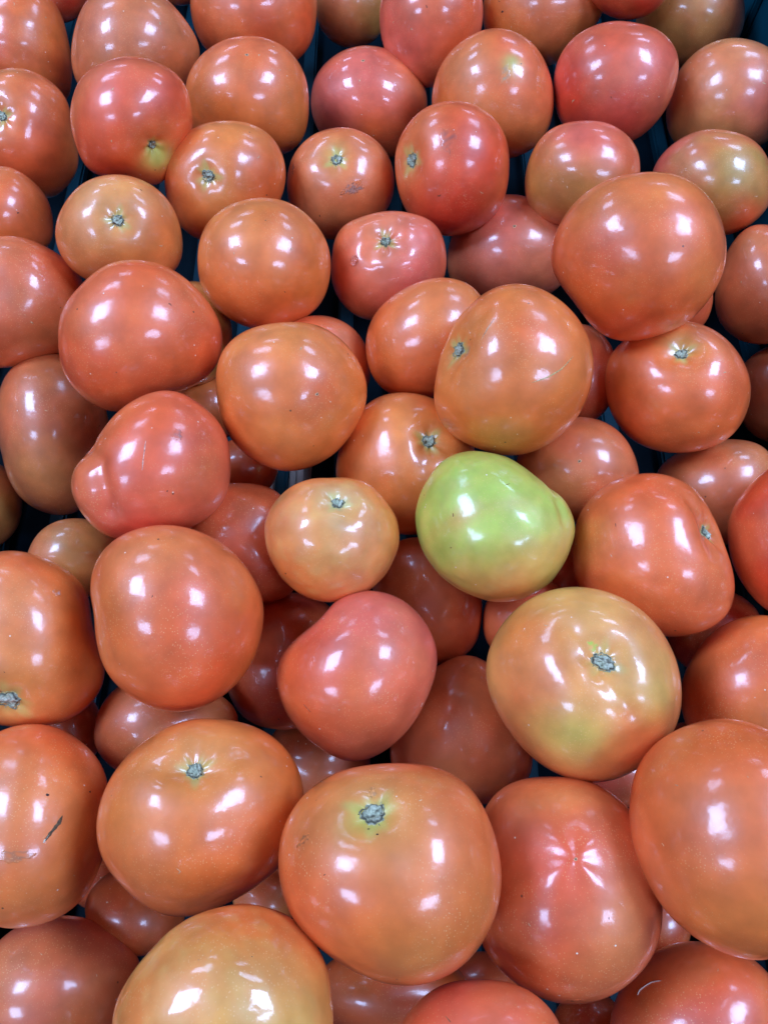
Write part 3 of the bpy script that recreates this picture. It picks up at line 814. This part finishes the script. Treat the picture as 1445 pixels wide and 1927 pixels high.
# small healed nicks and rub marks, different on every fruit near the top of the heap
for t in TOM:
    if t.get('off') or t['lvl'] > 1.4: continue
    r = np.random.default_rng(hash_(t['name']) + 77)
    for _ in range(int(r.integers(1, 4))):
        a, rr_ = r.uniform(0, 6.28), t['rpx'] * math.sqrt(r.uniform(.05, .62))
        x, y = t['c'][0] + rr_ * math.cos(a), t['c'][1] + rr_ * math.sin(a)
        if not (0 < x < W0 and 0 < y < H0): continue
        if t.get('stem') and math.hypot(x - t['stem'][0], y - t['stem'][1]) < 45: continue
        b, ln = r.uniform(0, 6.28), r.uniform(2, 8)
        x2, y2 = x + ln * math.cos(b), y + ln * math.sin(b)
        xm, ym = (x + x2) / 2 + r.uniform(-1.5, 1.5), (y + y2) / 2 + r.uniform(-1.5, 1.5)
        pale = r.random() < .7
        strip(t, [hit(t, x, y), hit(t, xm, ym), hit(t, x2, y2)], r.uniform(.8, 1.7) / t['rpx'],
              lin((226, 176, 128)) if pale else lin((128, 66, 38)), 'nick')

BY = {t['name']: t for t in TOM}

# ------------------------------------------------------------------ water droplet, curled hair
t = BY['t29']
q = hit(t, 668, 490)
P0 = t['C'] + q * body(t, q[None])[0]
bm = bmesh.new(); bmesh.ops.create_icosphere(bm, subdivisions=4, radius=1)
for f in bm.faces: f.smooth = True
me = bpy.data.meshes.new('water_droplet'); bm.to_mesh(me); bm.free()
m, tr, Pn = nt('water')
Pn.inputs['Base Color'].default_value = (1, 1, 1, 1); Pn.inputs['Roughness'].default_value = .02
Pn.inputs['Transmission Weight'].default_value = 1; Pn.inputs['IOR'].default_value = 1.33
me.materials.append(m)
o = link('water_droplet', me, None, Vector(P0 + q * .0004))
a1 = unit(np.cross(t['v'], q)); a2 = np.cross(q, a1)
o.matrix_world = Matrix.Translation(Vector(P0 + q * .0003)) @ Matrix([[a1[0] * .0021, a2[0] * .0026, q[0] * .0012, 0], [a1[1] * .0021, a2[1] * .0026, q[1] * .0012, 0], [a1[2] * .0021, a2[2] * .0026, q[2] * .0012, 0], [0, 0, 0, 1]])
o['label'] = 'clear water droplet clinging to the left of the small wrinkled tomato'; o['category'] = 'water droplet'

def hair(name, tn, pts, rad, label, col):
    t = BY[tn]
    V, Fc = [], []
    dd = [hit(t, *p) for p in pts]
    pp = []
    for i in range(len(dd) - 1):
        for f in (0, .34, .67):
            pp.append(unit(dd[i] * (1 - f) + dd[i + 1] * f))
    pp.append(dd[-1])
    X = [q * (body(t, q[None])[0] + rad * 1.2) for q in pp]
    org = X[0]
    S = 6
    for i, x in enumerate(X):
        tg = unit(X[min(i + 1, len(X) - 1)] - X[max(i - 1, 0)])
        a = unit(np.cross(tg, pp[i])); b = np.cross(tg, a)
        rr = rad * (1 if 0 < i < len(X) - 1 else .3)
        for j in range(S):
            th = 2 * math.pi * j / S
            V.append(x - org + rr * (a * math.cos(th) + b * math.sin(th)))
            if i:
                c = S * i; jn = (j + 1) % S
                Fc.append((c - S + j, c - S + jn, c + jn, c + j))
    o = raw(name, V, Fc, plain(name + '_fibre', col, .5, .05), None, None, Vector(t['C'] + org))
    o['label'] = label; o['category'] = 'hair'
hair('curled_hair', 't78', [(1200,1873),(1204,1864),(1214,1856),(1226,1849),(1244,1846)], .00017, 'short pale curled hair lying on the bottom right corner tomato', (.85, .74, .62))

# ------------------------------------------------------------------ the teal plastic crate under the heap
crate = bpy.data.objects.new('produce_crate', None); COL.objects.link(crate)
crate.location = (0, 0, 0)
crate['label'] = 'dark teal plastic produce crate that holds the heap, seen in the gaps'
crate['category'] = 'crate'
FZ = FLOOR - .003
print('floor z', FZ, [(t['name'], np.round(t['C'], 3), round(t['R'], 3)) for t in TOM if t['name'] in ('t6', 't5', 't7', 't3')], sorted((round(t['C'][2] - t['R'], 3), t['name']) for t in TOM)[:12])
def boxm(x0, x1, y0, y1, z0, z1, bev=.0015):
    bm = bmesh.new()
    bmesh.ops.create_cube(bm, size=1)
    for v in bm.verts:
        v.co = Vector(((x0 + x1) / 2 + v.co.x * (x1 - x0), (y0 + y1) / 2 + v.co.y * (y1 - y0), (z0 + z1) / 2 + v.co.z * (z1 - z0)))
    if bev:
        bmesh.ops.bevel(bm, geom=bm.edges[:], offset=bev, segments=2, affect='EDGES')
    me = bpy.data.meshes.new('box'); bm.to_mesh(me); bm.free()
    return me
def part(name, me, mat, parent):
    me.name = name; me.materials.append(mat)
    return link(name, me, parent)
XL, XR, YB, YT = -.42, .268, -.26, .72
ft = FZ
part('floor_sheet', boxm(XL, XR, YB, YT, ft - .012, ft - .009, 0), FLOOR_SHADED, crate)
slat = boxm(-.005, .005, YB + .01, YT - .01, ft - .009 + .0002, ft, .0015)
slat.name = 'floor_rib'; slat.materials.append(RIB_SHADED)
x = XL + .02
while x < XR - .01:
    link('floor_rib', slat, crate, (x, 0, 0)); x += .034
WT = BASE + .035
part('side_wall', boxm(XR, XR + .004, YB, YT, ft - .012, WT), TEAL, crate)
part('side_wall', boxm(XL - .004, XL, YB, YT, ft - .012, WT), TEAL, crate)
part('end_wall', boxm(XL - .004, XR + .004, YT + .0002, YT + .004, ft - .012, WT), TEAL, crate)
part('end_wall', boxm(XL - .004, XR + .004, YB - .004, YB - .0002, ft - .012, WT), TEAL, crate)
rib = boxm(XR - .006, XR - .0002, -.003, .003, ft, WT - .004, .0012)
rib.name = 'wall_rib'; rib.materials.append(TEAL)
y = YB + .03
while y < YT:
    link('wall_rib', rib, crate, (0, y, 0)); y += .055
part('rim', boxm(XR - .008, XR + .014, YB - .014, YT + .014, WT + .0002, WT + .008, .002), TEAL, crate)

def at_height(px, py, h):
    d = ray(px, py)
    return CAM + d * ((CAM[2] - h) / -d[2])
zt = .022
q = at_height(537, 893, zt)
part('divider_post', boxm(q[0] - .0055, q[0] + .0012, q[1] - .016, q[1] + .03, ft, zt, .0015), TEAL, crate)
part('divider_foot', boxm(q[0] - .013, q[0] + .012, q[1] - .030, q[1] - .0162, ft, zt - .001, .003), TEAL, crate)
slat2 = boxm(q[0] + .0016, q[0] + .0052, q[1] - .016, q[1] + .03, ft, zt - .004, .0006)
part('liner_slat', slat2, PALE, crate)
link('liner_slat', slat2, crate, (.0040, 0, 0))
link('liner_slat', slat2, crate, (-.0112, 0, 0))

shelf = part('shelf', boxm(-1.5, 1.5, -1.2, 1.6, ft - .05, ft - .0125, 0), DARKM, None)
shelf['kind'] = 'structure'
